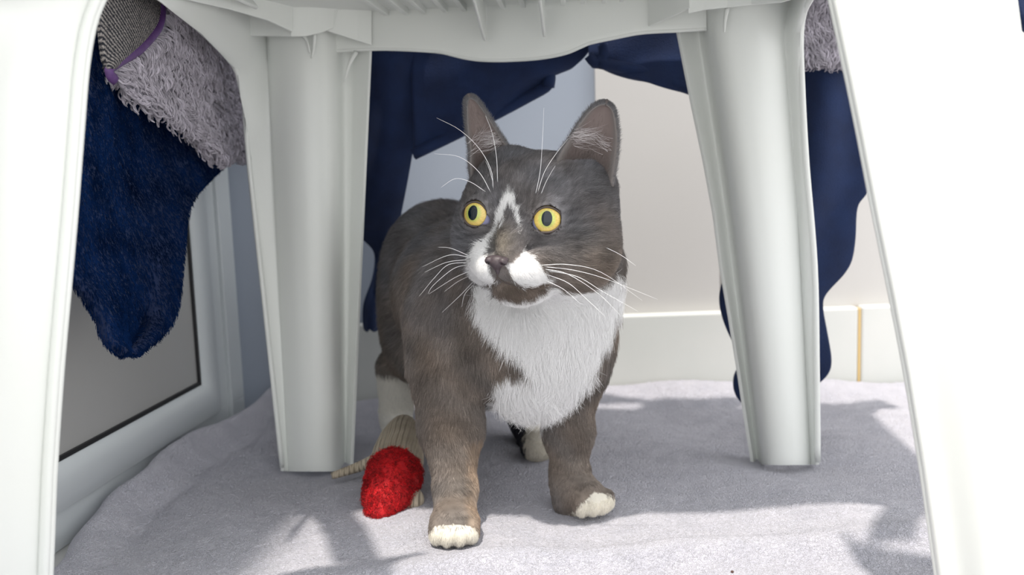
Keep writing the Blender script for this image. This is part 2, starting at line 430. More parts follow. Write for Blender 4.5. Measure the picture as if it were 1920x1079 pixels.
# corner gussets (thin box walls round the leg sockets)
def wallstrip(name, pts, t=.0025):
    """pts: (x, ytop, ybot, depth)"""
    V = []; P = np.array(pts, float)
    for f in np.linspace(0, 1, 5):
        for x, yt, yb, d in P: V.append(ay(x, lerp(yt, yb, f), d))
    o = mesh(name, V, gridfaces(5, len(P)), chair, M_plastic, False); return solid(o, t, 0, .0006)
wallstrip('corner_gusset', [(250, -180, -42, .60), (340, -120, -2, .70), (430, -80, 18, .77), (500, -60, 38, .82), (547, -50, 60, .855)])
wallstrip('corner_gusset', [(462, 15, 68, .872), (500, 10, 68, .866), (547, -50, 69, .857), (575, -40, 68, .860), (600, -40, 62, .866), (624, -40, 53, .874), (634, -60, 10, .88)])
wallstrip('corner_gusset', [(613, -30, 58, .876), (640, -30, 67, .880), (670, -30, 77, .886), (696, -20, 85, .893)])
wallstrip('corner_gusset', [(1217, -60, 50, .868), (1245, -60, 38, .855), (1272, -60, 26, .842), (1295, -70, 14, .832)])
wallstrip('corner_gusset', [(1290, -60, 25, .834), (1320, -60, 19, .832), (1364, -60, 14, .828), (1410, -60, 9, .820), (1464, -60, 5, .80), (1510, -80, -8, .77)])
# little webs below the gussets
for pts in ([(560, 60), (575, 75), (581, 100)], [(590, 60), (588, 90), (584, 110)], [(1364, 14), (1360, 35), (1358, 60)], [(668, 97), (655, 120), (645, 155)]):
    dd = .872 if pts[0][0] < 620 else (.90 if pts[0][0] < 900 else .840)
    P = [ay(x, y, dd) for x, y in pts]; V, F = tube(catmull(P, 8), np.linspace(.0022, .0008, 8), 8); mesh('rib', V, F, chair, M_plastic)

# ------------------------------------------------------------------ pile helper
def pile(name, o, n, L, rad, colf, parent, M, k=4, curl=.0, grav=.3, jit=.5, wt=None, clump=0, drop=True):
    dg = bpy.context.evaluated_depsgraph_get(); ev = o.evaluated_get(dg); me = ev.to_mesh(); me.calc_loop_triangles()
    nv = len(me.vertices); V = np.zeros(nv*3); me.vertices.foreach_get('co', V); V = V.reshape(-1, 3)+ROOTLOC.get(o.name, np.zeros(3))
    T = np.zeros(len(me.loop_triangles)*3, int); me.loop_triangles.foreach_get('vertices', T); T = T.reshape(-1, 3); ev.to_mesh_clear()
    N = vnormals(V, T)
    i, a, b, c = tri_sample(V, T, n, wt(V[T].mean(1)) if wt else None)
    P = a*V[T[i, 0]]+b*V[T[i, 1]]+c*V[T[i, 2]]; Nn = nrm(a*N[T[i, 0]]+b*N[T[i, 1]]+c*N[T[i, 2]])
    g = np.array([0, 0, -1.0]); tg = nrm(g-(Nn@g)[:, None]*Nn)
    J = np.stack([wob(P, 260, s) for s in (1, 2, 3)], -1)
    d0 = nrm(Nn+jit*J+.25*rng.normal(size=P.shape)); ll = L*(.6+.6*rng.random((n, 1)))
    S = np.linspace(0, 1, k); Q = []
    ax1 = nrm(np.cross(d0, J+1e-3)); ph = rng.random((n, 1))*6.28
    for s in S:
        q = P-Nn*.0005+ll*(d0*s*(1-.35*s)+tg*grav*s*s)+curl*L*(ax1*np.sin(s*7+ph)+np.cross(d0, ax1)*np.cos(s*7+ph))*s
        Q.append(q)
    Q = np.stack(Q, 1)
    return hair(name, Q, rad, colf(P, n), parent, M)

# ------------------------------------------------------------------ navy blanket draped over the seat
navy = empty('navy_fleece_blanket', (0, .9, SZ+.02))
tag(navy, 'navy blue fleece blanket draped over the chair seat and hanging down at back and sides', 'blanket')
def drape(name, L, R, dep, fold=.006, nf=3, parent=navy, M=M_navy, t=.007, nu=36, nv=44, plane=None, ph=0.0, sub=0):
    Lc = catmull(L, nv); Rc = catmull(R, nv); V = []
    for k in range(nv):
        f = k/(nv-1)
        for j in range(nu):
            u = j/(nu-1); x, y = Lc[k]*(1-u)+Rc[k]*u
            D = dep(u, f)+fold*math.sin(u*nf*math.pi*2+ph+f*1.5)*(.4+.6*f)+fold*.5*math.sin(u*9+f*7)
            V.append(plane(x, y, D) if plane else ay(x, y, D))
    o = mesh(name, V, gridfaces(nv, nu), parent, M); solid(o, t, 0); s = o.modifiers.new('s', 'SUBSURF'); s.levels = 1; s.render_levels = 1
    return o
def navycol(P, n):
    f = (.8+.4*rng.random((n, 1)))*(1+.3*wob(P, 90, 5)[:, None]); return np.array([.0035, .0145, .058])*f
# left hanging fold, between chair and window frame
nl = drape('left_fold', [(150, -40), (155, 60), (148, 180), (130, 330), (118, 430), (118, 510), (150, 545), (185, 600), (200, 640), (235, 664)],
           [(540, -40), (520, 60), (500, 160), (480, 240), (445, 290), (385, 345), (350, 400), (340, 480), (322, 600), (250, 664)],
           lambda u, f: -.268-.010*math.sin(u*3.1), fold=.005, nf=1.5, plane=lambda x, y, X: ax(x, y, X if True else 0))
pile('fold_pile', nl, 110000, .0030, np.array([.00022, .0002, .0001]), navycol, nl, M_navyhair, k=3, grav=1.1, jit=.25)
# back: left strip, broad panel, right panel
bl = drape('back_fold', [(694, 60), (690, 150), (684, 250), (676, 340), (668, 400), (672, 435), (704, 470), (702, 520), (684, 570), (684, 612), (692, 618)],
           [(786, 60), (782, 160), (776, 260), (764, 330), (752, 390), (745, 430), (738, 470), (728, 520), (712, 570), (708, 612), (698, 618)],
           lambda u, f: .945+.15*min(f*1.6, 1)-.008*math.sin(u*3.14), fold=.003, nf=1, t=.007)
bm_ = drape('back_fold', [(770, 60), (770, 120), (772, 180), (774, 240), (775, 298)], [(1110, 60), (1108, 90), (1080, 118), (1045, 135), (1030, 172)],
           lambda u, f: .945+.03*f, fold=.004, nf=1.2, t=.008)
br = drape('back_fold', [(1100, 40), (1102, 80), (1104, 110), (1108, 124)], [(1330, 30), (1328, 100), (1325, 150), (1320, 186)],
           lambda u, f: .94, fold=.004, nf=1, t=.008)
rolls = [([(775, 298), (850, 262), (930, 222), (990, 190), (1022, 172), (1030, 160)], .0055, .972), ([(1028, 172), (1030, 150), (1022, 136), (1008, 134)], .006, .968),
         ([(1104, 112), (1114, 124), (1124, 124), (1132, 112), (1130, 90)], .005, .938), ([(1124, 126), (1170, 135), (1215, 145), (1260, 160), (1310, 182)], .0055, .938)]
for pts, r, d in rolls:
    V, F = tube(catmull([ay(x, y-8, d) for x, y in pts], 20), r, 12); mesh('hem', V, F, navy, M_navy)
# right hanging fold behind the right rear leg
rf = drape('right_fold', [(1480, 30), (1490, 110), (1480, 220), (1462, 330), (1430, 430), (1370, 500), (1349, 545), (1352, 590), (1372, 640), (1392, 672), (1376, 705), (1376, 735), (1392, 756)],
           [(1640, 30), (1630, 110), (1622, 220), (1630, 345), (1606, 385), (1602, 450), (1590, 500), (1548, 546), (1541, 575), (1549, 620), (1558, 672), (1552, 700), (1528, 722)],
           lambda u, f: .925+.035*f-.012*math.sin(u*3.14), fold=.005, nf=1.5, t=.009)
nf_ = drape('right_fold', [(1750, -260), (1800, -190), (1850, -110), (1882, -40), (1896, 10), (1912, 44), (1940, 62), (1990, 72)],
            [(1900, -330), (2000, -300), (2080, -240), (2130, -170), (2150, -100), (2150, -30), (2130, 30), (2080, 66)],
            lambda u, f: .600+.05*u-.008*math.sin(u*3.1), fold=.004, nf=1.2, t=.008)
# the part lying over the seat, just above the frame
xs = np.linspace(-.262, .275, 60); yy = np.linspace(-.045, .255, 40); V = []
for b_ in yy:
    for a_ in xs:
        drop_ = .03*smooth(abs(a_-.005), .235, .27)+.03*smooth(-b_, .01, .045)
        V.append(cw(a_, b_, SZ+.036+.003*math.sin(a_*40+b_*20)-drop_*.6))
o = mesh('seat_cover', V, gridfaces(40, 60), navy, M_navy); solid(o, .006, 0)

# ------------------------------------------------------------------ plush pad with tweed face and purple binding
pad = empty('plush_pet_throw', (0, .75, SZ+.01))
tag(pad, 'pale grey long-pile plush throw with tweed underside and purple binding hanging from the seat', 'throw')
PX = -.2560
def pl_ax(x, y, X): return ax(x, y, X)
pl = drape('plush_pile_side', [(300, -60), (304, 0), (300, 60), (262, 88), (214, 130), (222, 150), (260, 185), (320, 222), (370, 262), (408, 300)],
           [(440, -60), (450, 0), (470, 60), (480, 120), (480, 170), (485, 220), (486, 250), (480, 275), (470, 288), (458, 296)],
           lambda u, f: PX-.002*math.sin(u*3), fold=.002, nf=1, parent=pad, M=M_backing, t=.004, plane=pl_ax)
def plushcol(P, n):
    f = (.75+.4*rng.random((n, 1)))*(1+.12*wob(P, 200, 9)[:, None]); return np.array([.52, .49, .55])*f
def clumped(name, o, nl_, per, L, rad, parent, wt=None):
    # wavy locks of pile: every lock is a bunch of strands sharing one curve
    dg = bpy.context.evaluated_depsgraph_get(); ev = o.evaluated_get(dg); me = ev.to_mesh(); me.calc_loop_triangles()
    nv = len(me.vertices); V = np.zeros(nv*3); me.vertices.foreach_get('co', V); V = V.reshape(-1, 3)+ROOTLOC.get(o.name, np.zeros(3))
    T = np.zeros(len(me.loop_triangles)*3, int); me.loop_triangles.foreach_get('vertices', T); T = T.reshape(-1, 3); ev.to_mesh_clear()
    N = vnormals(V, T); i, a, b, c = tri_sample(V, T, nl_)
    P = a*V[T[i, 0]]+b*V[T[i, 1]]+c*V[T[i, 2]]; Nn = nrm(a*N[T[i, 0]]+b*N[T[i, 1]]+c*N[T[i, 2]])
    g = np.array([.0, .35, -1.0]); tg = nrm(g-(Nn@g)[:, None]*Nn); sd = np.cross(Nn, tg)
    wv = wob(P, 70, 11)[:, None]; tg = nrm(tg+sd*wv*1.1+sd*.5*wob(P, 260, 12)[:, None])
    sd = np.cross(Nn, tg); ph = rng.random((nl_, 1))*6.28; LL = L*(.7+.6*rng.random((nl_, 1))); k = 7
    S = np.linspace(0, 1, k); Q = np.stack([P+LL*(Nn*(.35*math.sin(s*2.4)+.02)+tg*s*.95+sd*.13*np.sin(s*6.5+ph)*s) for s in S], 1)
    Q = np.repeat(Q, per, 0); off = rng.normal(size=(nl_*per, 1, 3))*.00062; tap = (1-.75*S)[None, :, None]
    Q = Q+off*tap; c0 = plushcol(P, nl_); c1 = np.repeat(c0, per, 0)*(.85+.3*rng.random((nl_*per, 1)))
    return hair(name, Q, rad*(1-.6*S), c1, parent, M_plush)
clumped('pile', pl, 8000, 10, .0095, .00024, pl)
rp = drape('plush_pile_side', [(1440, -40), (1450, 10), (1460, 50), (1466, 80), (1470, 112)], [(1640, -40), (1640, 10), (1645, 50), (1650, 85), (1655, 118)],
           lambda u, f: .905, fold=.003, nf=1, parent=pad, M=M_backing, t=.004)
clumped('pile', rp, 5000, 9, .010, .00028, rp)
# tweed face
M_tweed = mat('tweed', (.3, .3, .3, 1), .95); nt = M_tweed.node_tree; N_ = nt.nodes; L_ = nt.links; b = N_['Principled BSDF']
tc = N_.new('ShaderNodeTexCoord'); mp = N_.new('ShaderNodeMapping'); mp.inputs['Rotation'].default_value = (.6, 0, 0); L_.new(tc.outputs['Object'], mp.inputs['Vector'])
wv = N_.new('ShaderNodeTexWave'); wv.inputs['Scale'].default_value = 110; wv.inputs['Distortion'].default_value = 3.5; wv.inputs['Detail'].default_value = 3; wv.inputs['Detail Scale'].default_value = 8; wv.bands_direction = 'Z'
L_.new(mp.outputs['Vector'], wv.inputs['Vector'])
nz = N_.new('ShaderNodeTexNoise'); nz.inputs['Scale'].default_value = 900; nz.inputs['Detail'].default_value = 2; L_.new(tc.outputs['Object'], nz.inputs['Vector'])
mx = N_.new('ShaderNodeMath'); mx.operation = 'MULTIPLY'; L_.new(wv.outputs['Fac'], mx.inputs[0]); L_.new(nz.outputs['Fac'], mx.inputs[1])
rp_ = N_.new('ShaderNodeValToRGB'); rp_.color_ramp.elements[0].color = (.012, .014, .022, 1); rp_.color_ramp.elements[1].color = (.38, .35, .33, 1)
rp_.color_ramp.elements[0].position = .12; rp_.color_ramp.elements[1].position = .55; L_.new(mx.outputs[0], rp_.inputs['Fac']); L_.new(rp_.outputs['Color'], b.inputs['Base Color'])
bp = N_.new('ShaderNodeBump'); bp.inputs['Distance'].default_value = .001; L_.new(mx.outputs[0], bp.inputs['Height']); L_.new(bp.outputs['Normal'], b.inputs['Normal'])
drape('tweed_face', [(170, -60), (180, 0), (184, 40), (188, 80), (192, 112), (196, 130)], [(302, -60), (303, 0), (301, 30), (292, 55), (262, 88), (214, 128)],
      lambda u, f: PX+.0065+.004*math.sin(u*3.1), fold=.0, nf=1, parent=pad, M=M_tweed, t=.004, plane=pl_ax)
P = [ax(x, y, PX+.008) for x, y in ((303, -50), (302, 10), (300, 36), (291, 58), (262, 90), (232, 108), (204, 126), (202, 138), (212, 148))]
Pc = catmull(P, 40)
def ribbon(P, w_, X):
    V = []; T = nrm(np.gradient(P, axis=0)); 
    for p, t_ in zip(P, T):
        s_ = nrm(np.cross(t_, [1.0, 0, 0]))
        for q in (-1, -.5, 0, .5, 1): V.append(p+s_*q*w_+np.array([X*(1-q*q), 0, 0]))
    return V, gridfaces(len(P), 5)
V, F = ribbon(Pc, .0038, .003); o = mesh('binding', V, F, pad, M_purple); solid(o, .0015, 0)
# body of the throw lying on the seat
V = []
for b_ in np.linspace(-.01, .26, 30):
    for a_ in np.linspace(-.246, .258, 50):
        V.append(cw(a_, b_, SZ+.018+.002*math.sin(a_*50)*math.sin(b_*40)-.02*smooth(abs(a_-.005), .225, .252)))
o = mesh('throw_top', V, gridfaces(30, 50), pad, M_backing); solid(o, .008, 0)

# ================================================================== CAT
cat = empty('cat', (-.01, .82, 0.0))
tag(cat, 'grey and white short-haired cat with yellow eyes standing under the white chair', 'cat')
# head frame
YAW = math.radians(25); HR = math.radians(3.0)
Fv = np.array([-math.sin(YAW), -math.cos(YAW), .02]); Fv = nrm(Fv)
R0 = np.array([math.cos(YAW), -math.sin(YAW), 0]); U0 = np.cross(R0, -Fv); U0 = nrm(U0)
Rh = R0*math.cos(HR)-U0*math.sin(HR); Uh = U0*math.cos(HR)+R0*math.sin(HR)
HC = ay(1010, 420, .728)
def hl(r, f, u): return HC+Rh*r+Fv*f+Uh*u
def tolocal(P):
    q = np.asarray(P)-HC; return q@Rh, q@Fv, q@Uh
toc = nrm(CAM-HC)
eyeL = ay(902, 403, hl(-.0262, .0335, .003)[1]); eyeR = ay(1028, 413, hl(.0262, .0335, .003)[1])
gaze = nrm(Fv*.45+toc*.55+np.array([0, 0, .10]))
gL = nrm(gaze+Rh*-.26); gR = nrm(gaze+Rh*.10)
noseP = ay(931, 491, hl(0, .0595, -.0235)[1])

class Field:
    def __init__(s, lo, hi, h):
        s.lo = np.array(lo, float); s.h = h; s.n = np.ceil((np.array(hi)-s.lo)/h).astype(int)+1
        s.F = np.full(s.n, .05, np.float32)
        s.ax = [s.lo[i]+h*np.arange(s.n[i]) for i in range(3)]
    def win(s, c, r):
        a = np.clip(((np.array(c)-r-s.lo)/s.h).astype(int), 0, s.n-1); b = np.clip(((np.array(c)+r-s.lo)/s.h).astype(int)+2, 1, s.n)
        sl_ = tuple(slice(i, j) for i, j in zip(a, b))
        G = np.stack(np.meshgrid(*[s.ax[i][sl_[i]] for i in range(3)], indexing='ij'), -1).astype(np.float32)
        return sl_, G
    def add(s, d, sl_, k, sub=False):
        A = s.F[sl_]
        if sub:
            d = -d; h = np.clip(.5-.5*(d-A)/k, 0, 1) if False else np.clip(.5+.5*(d-A)/k, 0, 1); s.F[sl_] = A*(1-h)+d*h+k*h*(1-h)
        else:
            h = np.clip(.5+.5*(A-d)/k, 0, 1); s.F[sl_] = A*(1-h)+d*h-k*h*(1-h)
    def ell(s, c, r, R=None, k=.01, sub=False):
        r = np.array(r, np.float32); sl_, G = s.win(c, r.max()+.03); q = G-np.array(c, np.float32)
        if R is not None: q = q@np.array(R, np.float32).T
        k0 = np.linalg.norm(q/r, axis=-1); k1 = np.linalg.norm(q/(r*r), axis=-1)
        s.add(k0*(k0-1)/np.maximum(k1, 1e-6), sl_, k, sub)
    def cap(s, a, b, ra, rb, k=.01, sub=False):
        a = np.array(a, float); b = np.array(b, float); c = (a+b)/2; sl_, G = s.win(c, np.linalg.norm(b-a)/2+max(ra, rb)+.03)
        ab = b-a; t = np.clip((G-a)@ab/(ab@ab), 0, 1); d = np.linalg.norm(G-(a+t[..., None]*ab), axis=-1)-(ra+(rb-ra)*t)
        s.add(d.astype(np.float32), sl_, k, sub)
    def extract(s):
        F = s.F; I = F < 0; n = s.n
        cs = np.zeros(tuple(n-1), np.int8)
        C8 = [(i, j, k) for i in (0, 1) for j in (0, 1) for k in (0, 1)]
        for (i, j, k) in C8: cs += I[i:n[0]-1+i, j:n[1]-1+j, k:n[2]-1+k]
        act = np.argwhere((cs > 0) & (cs < 8)); idx = -np.ones(cs.shape, np.int64); idx[tuple(act.T)] = np.arange(len(act))
        cv = np.stack([F[act[:, 0]+i, act[:, 1]+j, act[:, 2]+k] for i, j, k in C8], 1)
        S = np.zeros((len(act), 3)); W = np.zeros(len(act)); C = np.array(C8)
        for a in range(8):
            for b in range(a+1, 8):
                if np.abs(C[a]-C[b]).sum() != 1: continue
                m_ = (cv[:, a] < 0) != (cv[:, b] < 0); t = cv[m_, a]/(cv[m_, a]-cv[m_, b])
                S[m_] += C[a]+t[:, None]*(C[b]-C[a]); W[m_] += 1
        V = s.lo+(act+S/W[:, None])*s.h; Q = []
        for axn in range(3):
            o1, o2 = [(1, 2), (2, 0), (0, 1)][axn]
            sa = [slice(None)]*3; sb = [slice(None)]*3; sa[axn] = slice(0, -1); sb[axn] = slice(1, None)
            ch = I[tuple(sa)] != I[tuple(sb)]; e = np.argwhere(ch); e = e[(e[:, o1] > 0) & (e[:, o2] > 0) & (e[:, o1] < n[o1]-1) & (e[:, o2] < n[o2]-1)]
            ins = I[tuple(e.T)]
            def cell(d1, d2):
                q = e.copy(); q[:, o1] -= d1; q[:, o2] -= d2; return idx[tuple(q.T)]
            q = np.stack([cell(0, 0), cell(1, 0), cell(1, 1), cell(0, 1)], 1)
            q[~ins] = q[~ins][:, ::-1]; Q.append(q)
        Q = np.vstack(Q); Q = Q[(Q >= 0).all(1)]
        return V, Q
HRm = np.stack([Rh, Fv, Uh])   # rows: world->local

fld = Field((-.19, .635, -.012), (.135, 1.09, .305), .0015)
def W(x, y, Y): return ay(x, y, Y)
A_ = fld
# trunk
A_.cap(W(848, 492, .955), W(985, 605, .79), .053, .060, k=.02)
A_.ell(W(824, 520, .955), (.056, .060, .070), k=.02)
A_.ell(W(781, 612, .955), (.034, .055, .056), k=.02)              # near haunch
A_.ell(W(925, 600, .955), (.040, .050, .055), k=.02)              # far haunch
A_.ell(W(905, 670, .86), (.058, .070, .042), k=.02)               # belly
A_.ell(W(862, 548, .87), (.058, .075, .060), k=.02)               # rib cage, back line
A_.ell(W(845, 620, .80), (.036, .045, .055), k=.02)               # near shoulder
A_.ell(W(1085, 640, .795), (.026, .036, .050), k=.018)            # far shoulder
A_.ell(W(1000, 655, .765), (.046, .034, .050), k=.018)            # breast
A_.cap(W(1000, 620, .79), W(1018, 480, .765), .052, .046, k=.02)  # neck
A_.cap(W(1022, 600, .785), W(1078, 500, .765), .050, .036, k=.02)
A_.ell(W(920, 540, .785), (.030, .036, .042), k=.02)              # throat, viewer's left
# near front leg
fp1 = az(853, 1012, .0); g1 = ground(fp1[0], .70)
A_.cap(W(838, 690, .775), W(846, 800, .762), .029, .0235, k=.014)
A_.cap(W(846, 800, .762), W(853, 915, .738), .0235, .0142, k=.010)
A_.cap(W(853, 915, .738), W(855, 985, .722), .0142, .0135, k=.008)
pc = W(853, 1000, .706)
A_.cap(W(854, 925, .737), (pc[0], .704, .0125), .0128, .0115, k=.012)
A_.ell((pc[0], .706, .0120), (.0178, .020, .0115), k=.010)
for dx, dy in ((-.0125, .004), (-.0045, 0), (.0045, 0), (.0125, .004)):
    A_.ell((pc[0]+dx, .692+dy, .0085), (.0058, .0095, .0082), k=.0036)
# far front leg
A_.cap(W(1068, 700, .79), W(1066, 810, .782), .022, .0185, k=.014)
A_.cap(W(1066, 810, .782), W(1068, 890, .774), .0180, .0130, k=.010)
A_.cap(W(1068, 890, .774), W(1070, 945, .766), .0130, .0135, k=.008)
p2 = W(1106, 955, .752); ang = math.radians(35)
def pw2(a, b): return (p2[0]+a*math.cos(ang)+b*math.sin(ang), p2[1]+a*math.sin(ang)*1.0-b*math.cos(ang))
A_.cap((W(1068, 945, .768)[0], .768, .0125), (p2[0], p2[1], .0120), .0125, .0120, k=.010)
A_.cap(W(1069, 890, .774), (p2[0]-.004, p2[1]+.003, .0120), .0120, .0110, k=.012)
for a, b in ((-.0115, .000), (-.004, .005), (.004, .006), (.0115, .003)):
    x, y = pw2(a, b+.004); A_.ell((x, y, .0090), (.0062, .0090, .0085), k=.0040)
# hind legs
A_.cap(W(748, 690, .975), W(742, 780, .985), .022, .0150, k=.012)
A_.cap(W(742, 780, .985), W(744, 835, .965), .0145, .0130, k=.010)
hp = W(744, 850, .94); A_.ell((hp[0], .940, .012), (.0150, .030, .0125), k=.008)
A_.cap(W(955, 700, .945), W(990, 790, .955), .028, .017, k=.014)
A_.cap(W(990, 790, .955), W(1000, 850, .915), .016, .0125, k=.010)
hq = W(1008, 868, .89); A_.ell((hq[0], .892, .0125), (.0155, .026, .0130), k=.008)
# tail curled down behind the rump
tp = [W(860, 480, 1.01), W(880, 560, 1.035), W(890, 680, 1.045), W(880, 760, 1.04)]
for a, b in zip(tp[:-1], tp[1:]): A_.cap(a, b, .014, .013, k=.012)
# head
def he(c, r, k=.008, sub=False): A_.ell(hl(*c), r, HRm, k, sub)
def hcap(a, b, ra, rb, k=.008, sub=False): A_.cap(hl(*a), hl(*b), ra, rb, k, sub)
he((0, -.006, .008), (.048, .046, .043), .012)
he((0, .002, .026), (.038, .034, .022), .012)
he((-.039, .014, -.006), (.020, .022, .027), .012)
he((.039, .002, -.006), (.0215, .024, .030), .012)
he((-.034, .004, .018), (.020, .022, .022), .012)
he((.036, -.002, .018), (.020, .022, .022), .012)
he((-.030, -.004, .036), (.017, .014, .015), .010)
he((.034, -.008, .030), (.018, .012, .016), .010)
he((-.022, .000, .042), (.014, .011, .012), .010)
he((-.030, .006, -.018), (.027, .030, .028), .014)
he((.030, .006, -.018), (.028, .030, .029), .014)
he((0, -.002, -.024), (.044, .036, .025), .014)
he((-.018, .028, .019), (.015, .014, .011), .010)
he((.018, .028, .019), (.015, .014, .011), .010)
hcap((0, .030, .016), (0, .050, -.011), .0130, .0082, .009)
hcap((0, .046, -.008), (0, .0545, -.0185), .0082, .0068, .008)
he((-.0115, .0455, -.0285), (.0145, .0140, .0115), .006)
he((.0115, .0455, -.0285), (.0145, .0140, .0115), .006)
he((-.024, .034, -.024), (.013, .015, .013), .008); he((.024, .034, -.024), (.013, .015, .013), .008)
he((0, .0405, -.0430), (.0140, .0130, .0085), .004)
he((0, .028, -.040), (.022, .020, .014), .008)
for e, g_, sg in ((eyeL, gL, -1), (eyeR, gR, 1)):
    A_.ell(e-g_*.001, (.0150, .0150, .0145), None, .008)
for e, g_, sg in ((eyeL, gL, -1), (eyeR, gR, 1)):
    A_.cap(e+g_*.004, e+g_*.04, .0090, .0106, .0012, sub=True)
    inn = e+(-sg*Rh*.0085-Uh*.0042)+g_*.004; A_.cap(inn, inn+g_*.03, .0030, .0035, .002, sub=True)
BV, BQ = fld.extract()
# drop tiny disconnected bits is not needed: all prims overlap
BT = np.vstack([BQ[:, [0, 1, 2]], BQ[:, [0, 2, 3]]])
cen = BV[BT].mean(1); nn = np.cross(BV[BT[:, 1]]-BV[BT[:, 0]], BV[BT[:, 2]]-BV[BT[:, 0]])
if (nn*(cen-np.array([-.03, .85, .14]))).sum() < 0: BQ = BQ[:, ::-1]; BT = BT[:, ::-1]
BN = vnormals(BV, BT)

# --- coat colours: patches given as outlines on the animal
WH = [
 [(955, 362), (965, 376), (970, 398), (973, 425), (971, 440), (967, 424), (961, 398), (954, 393), (945, 407), (934, 430), (921, 454), (914, 474), (912, 488), (924, 516), (931, 530), (918, 533), (898, 531), (884, 522), (877, 500), (881, 478), (893, 460), (911, 448), (922, 428), (934, 400), (946, 376)],
 [(982, 466), (974, 484), (958, 493), (946, 497), (955, 505), (958, 522), (970, 533), (1000, 541), (1026, 530), (1021, 508), (1006, 488), (992, 478)],
 [(884, 528), (900, 536), (918, 535), (924, 548), (940, 558), (970, 562), (1000, 556), (1018, 545), (1022, 534), (1045, 544), (1100, 548), (1135, 530), (1150, 512), (1175, 508), (1160, 560), (1143, 610), (1122, 660), (1108, 700), (1078, 735), (1055, 762), (1030, 785), (1012, 800), (1004, 840), (930, 840), (913, 795), (922, 745), (958, 712), (988, 700), (996, 680), (976, 660), (952, 645), (930, 612), (905, 580), (889, 550)],
]
PAW = [[(790, 1060), (800, 1000), (815, 988), (850, 984), (885, 988), (902, 1003), (905, 1060)], [(1062, 990), (1066, 965), (1090, 945), (1115, 925), (1160, 930), (1165, 990)]]
def coat(P, jit=2.0):
    x, y = proj(P); n = len(P)
    x = x+jit*wob(P, 500, 21)+rng.normal(size=n)*jit*.5; y = y+jit*wob(P, 500, 22)+rng.normal(size=n)*jit*.5
    r, f, u = tolocal(P); head = (np.linalg.norm(P-HC, axis=1) < .085)
    g_ = np.array([.182, .176, .184]); br = np.array([.205, .176, .155])
    t = smooth(y, 430, 640)+.30*wob(P, 60, 23)
    t = np.where(P[:, 1] > .87, t-.05, t); t = np.where(head, np.clip(t+.8*smooth(r, .015, .05)*smooth(-u, -.02, .02), 0, 1), t)
    t = np.clip(t, 0, 1)[:, None]; C = g_*(1-t)+br*t
    C = C*(1+.20*wob(P, 110, 24)+.20*wob(P*np.array([1, 1, 3]), 300, 25))[:, None]; C = C*(1+.13*wob(P, 75, 26)[:, None]*np.array([.35, .0, -.35]))
    inner = smooth(x, 865, 885)*(y > 820)*(x < 930)
    C = C*(1+inner[:, None]*np.array([.55, .40, .22]))
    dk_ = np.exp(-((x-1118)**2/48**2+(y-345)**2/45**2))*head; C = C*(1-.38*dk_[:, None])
    st_ = head*(y < 400)*np.clip(wob(np.stack([r*3.2, f*.3, u*.5], -1), 330, 61), -1, 1); C = C*(1+.22*st_[:, None])
    # nose bridge tan grey
    nb = np.exp(-((x-940)**2/20**2+(y-455)**2/28**2))*head; C = C*(1+nb[:, None]*np.array([.15, .10, -.08]))
    wm = np.zeros(n, bool)
    for i, p in enumerate(WH):
        m_ = inpoly(x, y, p); 
        if i < 2: m_ &= head & (f > .015)
        else: m_ &= P[:, 1] < .83
        wm |= m_
    # the breast stays white round the curve of the underside
    wm |= (P[:, 1] < .83) & (y > 700) & (x > 925) & (x < 1005) & (P[:, 2] < .125) & (P[:, 2] > .085)
    for e in (eyeL, eyeR):
        wm &= np.linalg.norm(P-e, axis=1) > .0165
    chin = inpoly(x, y, [(918, 533), (945, 528), (985, 538), (1022, 532), (1018, 545), (995, 557), (965, 560), (938, 556), (924, 546)]) & (f > .015)
    wm &= ~chin
    C[chin] = C[chin]*np.array([.95, .85, .75])
    C[wm] = np.array([.955, .945, .92])
    pm = ((inpoly(x, y, PAW[0]) & (P[:, 1] < .745)) | (inpoly(x, y, PAW[1]) & (P[:, 1] < .80) & (P[:, 2] < .035)))
    C[pm] = np.array([.84, .80, .70])
    hw = (P[:, 1] > .87) & (P[:, 2] < .070+.004*wob(P, 200, 3)) & (P[:, 0] < -.06)
    C[hw] = np.array([.78, .76, .70])
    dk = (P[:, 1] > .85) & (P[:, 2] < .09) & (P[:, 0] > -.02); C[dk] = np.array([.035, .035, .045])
    hw2 = (P[:, 1] > .84) & (P[:, 2] < .045) & (P[:, 0] > -.02) & (x > 985-.0*y+20*(P[:, 2] > .028))
    C[hw2] = np.array([.62, .58, .50])
    return np.clip(C, .01, .9)
M_skin = attr_mat('cat_skin', .95, .1); M_fur = attr_mat('cat_fur', .75, .25)
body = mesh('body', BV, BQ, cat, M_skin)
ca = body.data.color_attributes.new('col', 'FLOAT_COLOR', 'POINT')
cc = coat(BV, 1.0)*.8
# bare dark rims right at the eyelids
for e in (eyeL, eyeR):
    dd = np.linalg.norm(BV-e, axis=1); cc[dd < .0140] = np.array([.035, .028, .028])
ca.data.foreach_set('color', np.hstack([cc, np.ones((len(cc), 1))]).astype(np.float32).ravel())

